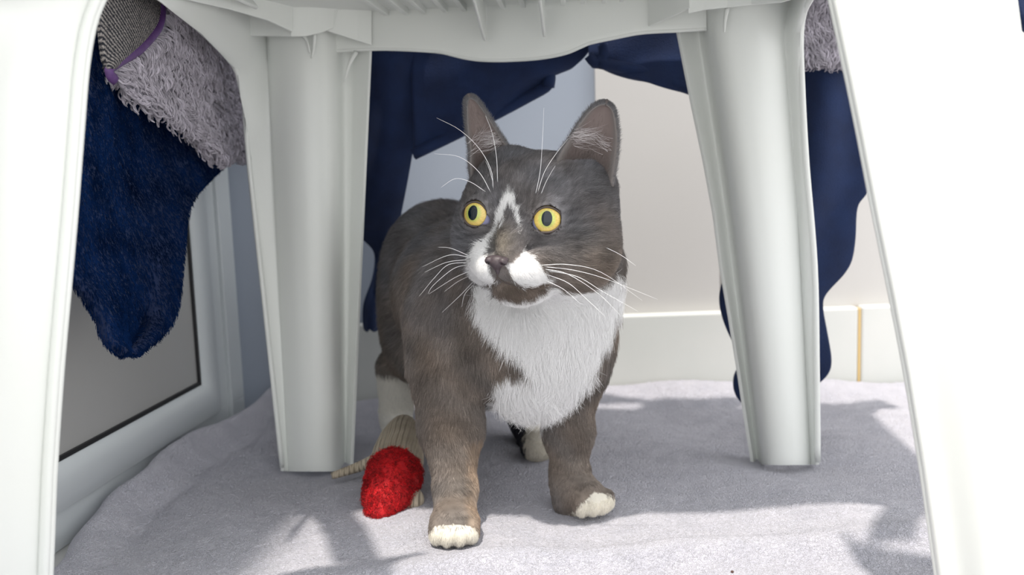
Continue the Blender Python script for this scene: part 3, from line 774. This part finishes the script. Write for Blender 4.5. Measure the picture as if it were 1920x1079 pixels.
# --- fur
def make_fur():
    tc_ = BV[BT].mean(1); tn = nrm(np.cross(BV[BT[:, 1]]-BV[BT[:, 0]], BV[BT[:, 2]]-BV[BT[:, 0]]))
    fac = (tn*nrm(CAM-tc_)).sum(1); hd = np.linalg.norm(tc_-HC, axis=1) < .08
    wt = np.where(fac > -.3, 1.0, .25)*np.where(hd, 2.6, 1.0)*np.where(tc_[:, 1] > .88, .55, 1.0)
    n = 620000
    i, a, b, c = tri_sample(BV, BT, n, wt)
    P = a*BV[BT[i, 0]]+b*BV[BT[i, 1]]+c*BV[BT[i, 2]]; N = nrm(a*BN[BT[i, 0]]+b*BN[BT[i, 1]]+c*BN[BT[i, 2]])
    keep = np.ones(n, bool)
    for e, g_ in ((eyeL, gL), (eyeR, gR)):
        q = P-e; keep &= ~((np.linalg.norm(q, axis=1) < .0152) & ((q@g_) > .0085)) & ~(np.linalg.norm(q, axis=1) < .0128)
    keep &= ~((np.linalg.norm(P-noseP, axis=1) < .0062) & ((P-noseP)@Uh < .0016))
    P, N = P[keep], N[keep]; n = len(P)
    r, f, u = tolocal(P); x, y = proj(P); dh = np.linalg.norm(P-HC, axis=1)
    back = nrm(np.array([-.42, .9, 0.05])); down = np.array([0, 0, -1.0])
    ty = smooth(P[:, 1], .76, .88)[:, None]
    T = down*1.0+back*ty*1.8+np.array([-.25, 0, 0])*(1-ty)*smooth(940-x, 0, 120)[:, None]
    low = smooth(.10-P[:, 2], 0, .04)[:, None]; T = T*(1-low)+down*low
    Th = P-(noseP+Uh*.004-Fv*.012)
    hw = (1-smooth(dh, .060, .080))[:, None]
    hw = hw*(1-smooth(-u, .050, .065))[:, None]
    T = nrm(T)*(1-hw)+nrm(Th)*hw
    T = T+.26*np.stack([wob(P, 150, s) for s in (31, 32, 33)], -1)+.16*rng.normal(size=P.shape)
    ch_ = (inpoly(x, y, WH[2]) & (P[:, 1] < .83))[:, None]; T = T+ch_*(.30*np.stack([wob(P, 260, s) for s in (51, 52, 53)], -1)+.14*rng.normal(size=P.shape))
    T = nrm(T-(T*N).sum(1, keepdims=True)*N)
    L = np.full(n, .0095)
    L = lerp(L, .0062, hw[:, 0]); dn = np.linalg.norm(P-noseP, axis=1)
    L = np.where(dh < .085, L*(.28+.72*smooth(dn, .008, .045)), L)
    chest = inpoly(x, y, WH[2]) & (P[:, 1] < .83) & (hw[:, 0] < .3); L = np.where(chest, .0150, L)
    L = np.minimum(L, .0036+.0030*smooth(P[:, 2], .010, .080)+.006*smooth(P[:, 2], .09, .12)+.006*chest*smooth(P[:, 2], .07, .09)); L = np.where(chest, L*(1+.9*smooth(y, 690, 790)*rng.random(n)), L)
    eb = np.minimum(np.linalg.norm(P-eyeL, axis=1), np.linalg.norm(P-eyeR, axis=1)); L = L*(.3+.7*smooth(eb, .013, .022))
    L = L*(.7+.6*rng.random(n)); lift = np.where(chest, .30, .26)+.10*rng.normal(size=n)
    lift = np.clip(np.where(P[:, 2] < .03, .12, lift), .05, .8)[:, None]; L = L[:, None]
    k = 5; S = np.linspace(0, 1, k)
    cl = .10*np.stack([wob(P, 700, s) for s in (41, 42, 43)], -1)
    Q = np.stack([P-N*.0003+L*(N*lift*s*(1.5-.9*s)+T*s+(cl+down*.10)*s*s) for s in S], 1)
    C = coat(P, 3.0); wht = C.mean(1) > .5
    v = rng.random(n); C = C*np.where(wht, .95+.10*v, .70+.60*v)[:, None]
    tip = (rng.random(n) < .03) & ~wht; C[tip] = C[tip]*1.7
    rad = (.000085+.00003*rng.random((n, 1)))*np.where(dh < .08, .9, 1.25)[:, None]*(1-.78*S)[None, :]
    hair('fur', Q, rad, np.clip(C, 0, .965), body, M_fur)
make_fur()
bvh = BVHTree.FromPolygons([tuple(v) for v in BV], [tuple(int(k) for k in q) for q in BQ])
def hit(x, y, default=.70):
    d = nrm(ray(x, y)); h_ = bvh.ray_cast(Vector(CAM), Vector(d))
    return np.array(h_[0]) if h_[0] is not None else ay(x, y, default)

# --- eyes
def sph_patch(c, axis, up, R, fn, nr=10, na=40):
    """cap on a sphere; fn(theta)->angular radius"""
    s_ = nrm(np.cross(up, axis)); u_ = np.cross(axis, s_); V = [c+axis*R]; F = []
    for i in range(1, nr+1):
        for j in range(na):
            th = 2*math.pi*j/na; a = fn(th)*i/nr
            V.append(c+R*(axis*math.cos(a)+math.sin(a)*(s_*math.cos(th)+u_*math.sin(th))))
    for j in range(na): F.append((0, 1+j, 1+(j+1) % na))
    for i in range(nr-1):
        for j in range(na):
            a = 1+i*na+j; b = 1+i*na+(j+1) % na; F.append((a, a+na, b+na, b))
    return V, F
M_eyeball = mat('eye_white', (.30, .30, .46, 1), .12, Coat_Weight=1.0)
M_iris = mat('iris', (.8, .6, .1, 1), .25, Coat_Weight=.6, Coat_Roughness=.04)
nt = M_iris.node_tree; a = nt.nodes.new('ShaderNodeAttribute'); a.attribute_name = 'col'; nt.links.new(a.outputs['Color'], nt.nodes['Principled BSDF'].inputs['Base Color'])
M_pupil = mat('pupil', (.004, .010, .016, 1), .05, IOR=1.5)
M_lid = mat('eyelid', (.080, .062, .056, 1), .75)
for e, g_, sg in ((eyeL, gL, -1), (eyeR, gR, 1)):
    ER = .0122
    V, F = ellipsoid(e, (ER, ER, ER), None, 40, 24); eye = mesh('eye', V, F, cat, M_eyeball)
    V, F = sph_patch(e, g_, Uh, ER+.00025, lambda th: .83, 14, 64)
    ir = mesh('iris', V, F, eye, M_iris)
    P_ = np.array(V)-e; rr = np.arccos(np.clip(nrm(P_)@g_, -1, 1)); ang_ = np.arctan2(P_@Uh, P_@Rh)
    t = smooth(rr, .38, .62)[:, None]; C = np.array([.42, .47, .10])*(1-t)+np.array([.68, .50, .13])*t
    C = C*(1+.10*np.sin(ang_*23)*np.sin(rr*20)+.06*np.sin(ang_*41+rr*12))[:, None]; t2 = smooth(rr, .76, .83)[:, None]; C = C*(1-.65*t2)
    ca = ir.data.color_attributes.new('col', 'FLOAT_COLOR', 'POINT'); ca.data.foreach_set('color', np.hstack([C, np.ones((len(C), 1))]).astype(np.float32).ravel())
    V, F = sph_patch(e, nrm(g_+Uh*.02), Uh, ER+.0005, lambda th: .300/math.sqrt((math.cos(th)/.98)**2+(math.sin(th)/1.42)**2), 8, 48)
    mesh('pupil', V, F, eye, M_pupil)
    # eyelid rim
    s_ = nrm(np.cross(Uh, g_)); u_ = np.cross(g_, s_); P = []
    inner = -sg  # towards the nose
    si = 1 if (s_@Rh)*inner > 0 else -1
    for j in range(48):
        th = 2*math.pi*j/48; ca_, sa_ = math.cos(th)*si, math.sin(th)
        rr_ = .0093+.0046*max(0, math.cos(math.atan2(sa_, ca_)+.50))**7+.0012*max(0, -math.cos(math.atan2(sa_, ca_)+.1))**8
        rr_ *= 1-.13*abs(sa_)**1.5*(1 if sa_ > 0 else .25)
        q = e+rr_*(s_*math.cos(th)+u_*math.sin(th)); off = math.sqrt(max(.0130**2-rr_**2, .003**2)); P.append(q+g_*off)
    P.append(P[0]); V, F = tube(np.array(P), .0007, 8, False); mesh('eyelid', V, F, cat, M_lid)

# --- nose leather
nf = Field(noseP-.015, noseP+.015, .0004)
def nl_(r, f, u): return noseP+Rh*r+Fv*f+Uh*u
nf.ell(nl_(0, -.0014, .0020), (.0086, .0036, .0022), HRm, .002)
nf.ell(nl_(0, .0002, -.0006), (.0054, .0040, .0040), HRm, .002)
nf.cap(nl_(0, -.0008, -.002), nl_(0, -.0022, -.0080), .0030, .0012, .002)
for s in (-1, 1):
    nf.ell(nl_(.0052*s, .0006, .0004), (.0032, .0032, .0028), HRm, .001)
    nf.cap(nl_(.0040*s, .0050, -.0014), nl_(.0058*s, .0014, -.0008), .0009, .0014, .0006, sub=True)
V, Q = nf.extract()
if (nrm(np.cross(V[Q[:, 1]]-V[Q[:, 0]], V[Q[:, 2]]-V[Q[:, 0]]))*(V[Q[:, 0]]-noseP)).sum() < 0: Q = Q[:, ::-1]
mesh('nose', V, Q, cat, noise_mat('nose_leather', (.050, .038, .044, 1), (.075, .056, .063, 1), 400, .5, bump=.3, bscale=1500, dist=.0003))
# --- mouth line
mp_ = [(932, 510), (932, 520), (926, 530), (912, 535)]; mq = [(932, 520), (945, 530), (975, 539), (1000, 543), (1020, 537)]
VF = []
for pts in (mp_, mq):
    P = [hit(x, y)+nrm(CAM-hit(x, y))*.0006 for x, y in pts]; VF.append(tube(catmull(P, 14), np.linspace(.0006, .0002, 14), 6))
V, F = join(*VF); mesh('mouth', V, F, cat, M_lid)

# --- ears
def ear(left, right, tip, Yb, Yt, name='ear', depthv=.012):
    """concave shell: rows up the ear, columns across; left/right edge outlines from base to tip"""
    ns, nc = 30, 21
    yb = max(left[0][1], right[0][1]); Lc = catmull(left+[tip], ns); Rc = catmull(right+[tip], ns); Vf = []
    H3 = lambda p: ay(p[0], p[1], lerp(Yb, Yt, np.clip((yb-p[1])/(yb-tip[1]), 0, 1)))
    L3 = np.array([H3(p) for p in Lc]); R3 = np.array([H3(p) for p in Rc])
    Wd = nrm(R3[3]-L3[3]); Up = nrm(H3(tip)-(L3[0]+R3[0])/2); Nb = nrm(np.cross(Wd, Up))
    if Nb@toc < 0: Nb = -Nb
    for i in range(ns):
        wd = np.linalg.norm(R3[i]-L3[i])
        for j in range(nc):
            u = j/(nc-1)*2-1; Vf.append(lerp(L3[i], R3[i], (u+1)/2)-Nb*(1-u*u)*min(wd*.38, depthv))
    o = mesh(name, Vf, gridfaces(ns, nc), cat, None)
    return o, np.array(Vf), ns, nc, Nb, Up, Wd
M_ear = attr_mat('ear_skin', .7, .2)
def build_ear(left, right, tip, Yb, Yt, tufty):
    o, Vf, ns, nc, Nb, Up, Wd = ear(left, right, tip, Yb, Yt)
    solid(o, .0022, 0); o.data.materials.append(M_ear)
    G = Vf.reshape(ns, nc, 3); C = np.zeros((ns, nc, 3))
    for i in range(ns):
        for j in range(nc):
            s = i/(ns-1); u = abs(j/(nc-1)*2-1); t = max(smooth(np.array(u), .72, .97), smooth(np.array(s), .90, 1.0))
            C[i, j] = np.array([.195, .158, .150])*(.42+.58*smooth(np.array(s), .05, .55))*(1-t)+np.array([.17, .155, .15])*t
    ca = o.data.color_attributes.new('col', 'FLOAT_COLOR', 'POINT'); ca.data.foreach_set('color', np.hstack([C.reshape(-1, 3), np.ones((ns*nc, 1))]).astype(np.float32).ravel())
    # short fur: edges, back, fine inside; pale tufts from the inner margin
    n = 26000; fi = rng.random(n)*(ns-1.01); fj = np.clip(rng.beta(.8, .8, n), 0, .999)*(nc-1.01); i0 = fi.astype(int); j0 = fj.astype(int); a_ = (fi-i0)[:, None]; b_ = (fj-j0)[:, None]
    P = (G[i0, j0]*(1-a_)+G[i0+1, j0]*a_)*(1-b_)+(G[i0, j0+1]*(1-a_)+G[i0+1, j0+1]*a_)*b_
    u = fj/(nc-1)*2-1; side = np.where(rng.random(n) < .55, -1, 1)[:, None]; Nn = nrm(Nb*1.0-0*P+Wd*(-u[:, None])*.9)
    T = nrm(Up+Wd*u[:, None]*.5+.25*rng.normal(size=P.shape)); ins = (side[:, 0] > 0) & (np.abs(u) < .8)
    L = np.where(ins, .0026, .0028)[:, None]*(.6+.7*rng.random((n, 1))); S = np.linspace(0, 1, 4)
    Q = np.stack([P+Nn*side*.0010+L*(Nn*side*.12*s+T*s) for s in S], 1)
    C2 = np.where(ins[:, None], np.array([.21, .175, .165])*(.5+.5*smooth(fi/(ns-1), .1, .5))[:, None], np.array([.15, .148, .155]))*(.6+.7*rng.random((n, 1)))
    fringe = (np.abs(u) > .93); C2[fringe] *= 1.15
    hair('ear_fur', Q, .00008*(1-.7*S), C2, o, M_fur)
    n = 90; s0 = .30+.16*rng.random(n); jj = np.where(rng.random(n) < .8, 0.03+.15*rng.random(n), .8+.15*rng.random(n)) if tufty > 0 else np.where(rng.random(n) < .8, .85+.12*rng.random(n), .2*rng.random(n))
    P = np.array([G[int(s*(ns-1)), int(j*(nc-1))] for s, j in zip(s0, jj)])+rng.normal(size=(n, 3))*.0012
    dr = np.where(jj[:, None] < .5, 1, -1)*Wd; L = (.007+.011*rng.random((n, 1))); S = np.linspace(0, 1, 6)
    D0 = nrm(dr+Up*(.02+.22*rng.normal(size=(n, 1)))+Nb*.12)
    Q = np.stack([P+Nb*.0015+L*(D0*s+Up*.25*s*s+Nb*.1*math.sin(s*3)) for s in S], 1)
    hair('ear_tuft', Q, .00008*(1-.7*S), np.array([.74, .70, .71])*(.6+.4*rng.random((n, 1))), o, M_fur)
    return o
YL, YR = hl(-.038, .000, .04)[1], hl(.040, -.004, .04)[1]
YL, YR = YL-.004, YR-.006
build_ear([(884, 345), (880, 312), (880, 283), (876, 250), (874, 215), (875, 192)], [(962, 305), (955, 281), (944, 262), (927, 235), (909, 208), (893, 188)], (880, 183), YL-.004, YL+.002, -1)
build_ear([(1036, 318), (1050, 285), (1069, 256), (1086, 230), (1105, 207), (1122, 196)], [(1149, 350), (1154, 318), (1158, 286), (1159, 252), (1154, 218), (1147, 202)], (1136, 194), YR-.006, YR, 1)

# --- whiskers (tapered, each its own)
M_whisk = mat('whisker', (.92, .92, .93, 1), .3)
WL = [[(245, 785), (160, 750), (100, 745)], [(245, 790), (150, 782), (30, 835)], [(240, 802), (140, 815), (40, 860)], [(240, 815), (150, 825), (90, 880), (15, 970)],
      [(240, 825), (170, 845), (80, 920), (55, 960)], [(245, 855), (170, 890), (60, 960)], [(250, 875), (190, 905), (130, 950)], [(262, 905), (200, 970), (120, 1045)],
      [(268, 915), (225, 960), (210, 1020)], [(165, 700), (90, 745), (35, 790)],
      [(575, 828), (700, 825), (850, 860), (1040, 990)], [(590, 835), (720, 850), (870, 890), (1110, 985)], [(600, 852), (740, 880), (860, 950), (1020, 1040)],
      [(600, 870), (700, 910), (780, 980), (880, 1075)], [(590, 895), (680, 940), (760, 1010)], [(590, 845), (700, 870), (840, 960), (940, 1060)], [(870, 745), (940, 780), (1010, 830)],
      [(355, 480), (345, 390), (290, 290), (200, 205), (95, 150)], [(375, 450), (370, 330), (350, 220), (320, 140)], [(345, 495), (290, 400), (200, 330), (85, 315)],
      [(320, 490), (250, 445), (180, 430), (115, 470)], [(355, 450), (335, 380), (320, 350)], [(550, 500), (570, 400), (580, 280), (588, 105)],
      [(560, 490), (590, 400), (640, 320), (700, 245)], [(575, 500), (600, 440), (640, 370)]]
for wl in WL:
    pts = [(780+x/2.452, 160+y/2.452) for x, y in wl]; h0 = hit(*pts[0])
    P = [h0]+[ay(x, y, h0[1]-.006-.003*k) for k, (x, y) in enumerate(pts[1:])]
    k = 16; V, F = tube(catmull(P, k), np.linspace(.00024, .00006, k), 6); mesh('whisker', V, F, cat, M_whisk)

# ------------------------------------------------------------------ toy mouse
toy = empty('toy_mouse', (-.10, .80, 0.0))
tag(toy, 'small knitted toy mouse with a shaggy red front lying beside the cat\'s paw', 'toy')
M_knit = noise_mat('beige_knit', (.42, .35, .26, 1), (.55, .48, .37, 1), 60, .9)
nt = M_knit.node_tree; N_ = nt.nodes; tc = N_.new('ShaderNodeTexCoord'); wv = N_.new('ShaderNodeTexWave'); wv.inputs['Scale'].default_value = 75; wv.bands_direction = 'X'; wv.inputs['Distortion'].default_value = 1.5
bp = N_.new('ShaderNodeBump'); bp.inputs['Distance'].default_value = .002; nt.links.new(tc.outputs['Object'], wv.inputs['Vector']); nt.links.new(wv.outputs['Fac'], bp.inputs['Height']); nt.links.new(bp.outputs['Normal'], N_['Principled BSDF'].inputs['Normal'])
M_red = noise_mat('red_cloth', (.42, .004, .010, 1), (.60, .008, .010, 1), 90, .8, bump=.5, bscale=600)
M_redh = attr_mat('red_fibres', .6, .3)
def toysweep(pts, n=24):
    P = catmull([p for p, r in pts], 26); R = np.interp(np.linspace(0, len(pts)-1, 26), range(len(pts)), [r for p, r in pts]); return P, R
nose_t = ay(714, 966, .756)
TP = [(ay(714, 982, .748), .003), (ay(714, 970, .751), .010), (ay(719, 948, .760), .0165), (ay(732, 915, .776), .0215), (ay(742, 884, .800), .0225)]
P, R = toysweep(TP); V, F = tube(P, R, 28); red = mesh('front_body', V, F, toy, M_red)
TB = [(ay(741, 889, .796), .0220), (ay(746, 858, .828), .0225), (ay(752, 828, .856), .0195), (ay(757, 800, .880), .012), (ay(758, 792, .890), .004)]
P, R = toysweep(TB); V, F = tube(P, R, 28); mesh('rear_body', V, F, toy, M_knit)
def redcol(P, n): return np.array([.66, .008, .014])*(.12+1.1*rng.random((n, 1))**1.5)
pile('red_fluff', red, 8000, .0045, .00016*np.array([1, .9, .8, .7, .6, .4]), redcol, red, M_redh, k=6, curl=.28, grav=.25, jit=.9)
V, F = ellipsoid(ay(728, 985, .744), (.0052, .0050, .0045)); mesh('nose', V, F, toy, mat('black_bead', (.012, .006, .01, 1), .35))
P = [ay(x, y, d) for x, y, d in ((705, 862, .84), (680, 873, .845), (650, 884, .84), (622, 893, .835))]
P = [(p[0], p[1], max(p[2], .0045)) for p in P]; V, F = tube(catmull(P, 20), np.linspace(.0055, .0030, 20), 12); mesh('tail', V, F, toy, M_knit)
P = [ay(x, y, d) for x, y, d in ((758, 785, .90), (752, 800, .88), (738, 815, .865), (732, 822, .862), (733, 830, .858))]
V, F = tube(catmull(P, 16), .0022, 8); mesh('string', V, F, toy, mat('blue_string', (.01, .07, .22, 1), .7))
V, F = ellipsoid(ay(772, 938, .775), (.010, .012, .010)); mesh('foot', V, F, toy, M_knit)

# a crumb on the blanket by the front edge
p = az(1373, 1073, .012)
V, F = ellipsoid(p, (.0011, .0009, .0009), None, 10, 6); o = mesh('crumb', V, F, None, mat('brown_crumb', (.08, .04, .03, 1), .8))
tag(o, 'tiny dark brown crumb on the pale blanket near the right front chair leg', 'crumb')
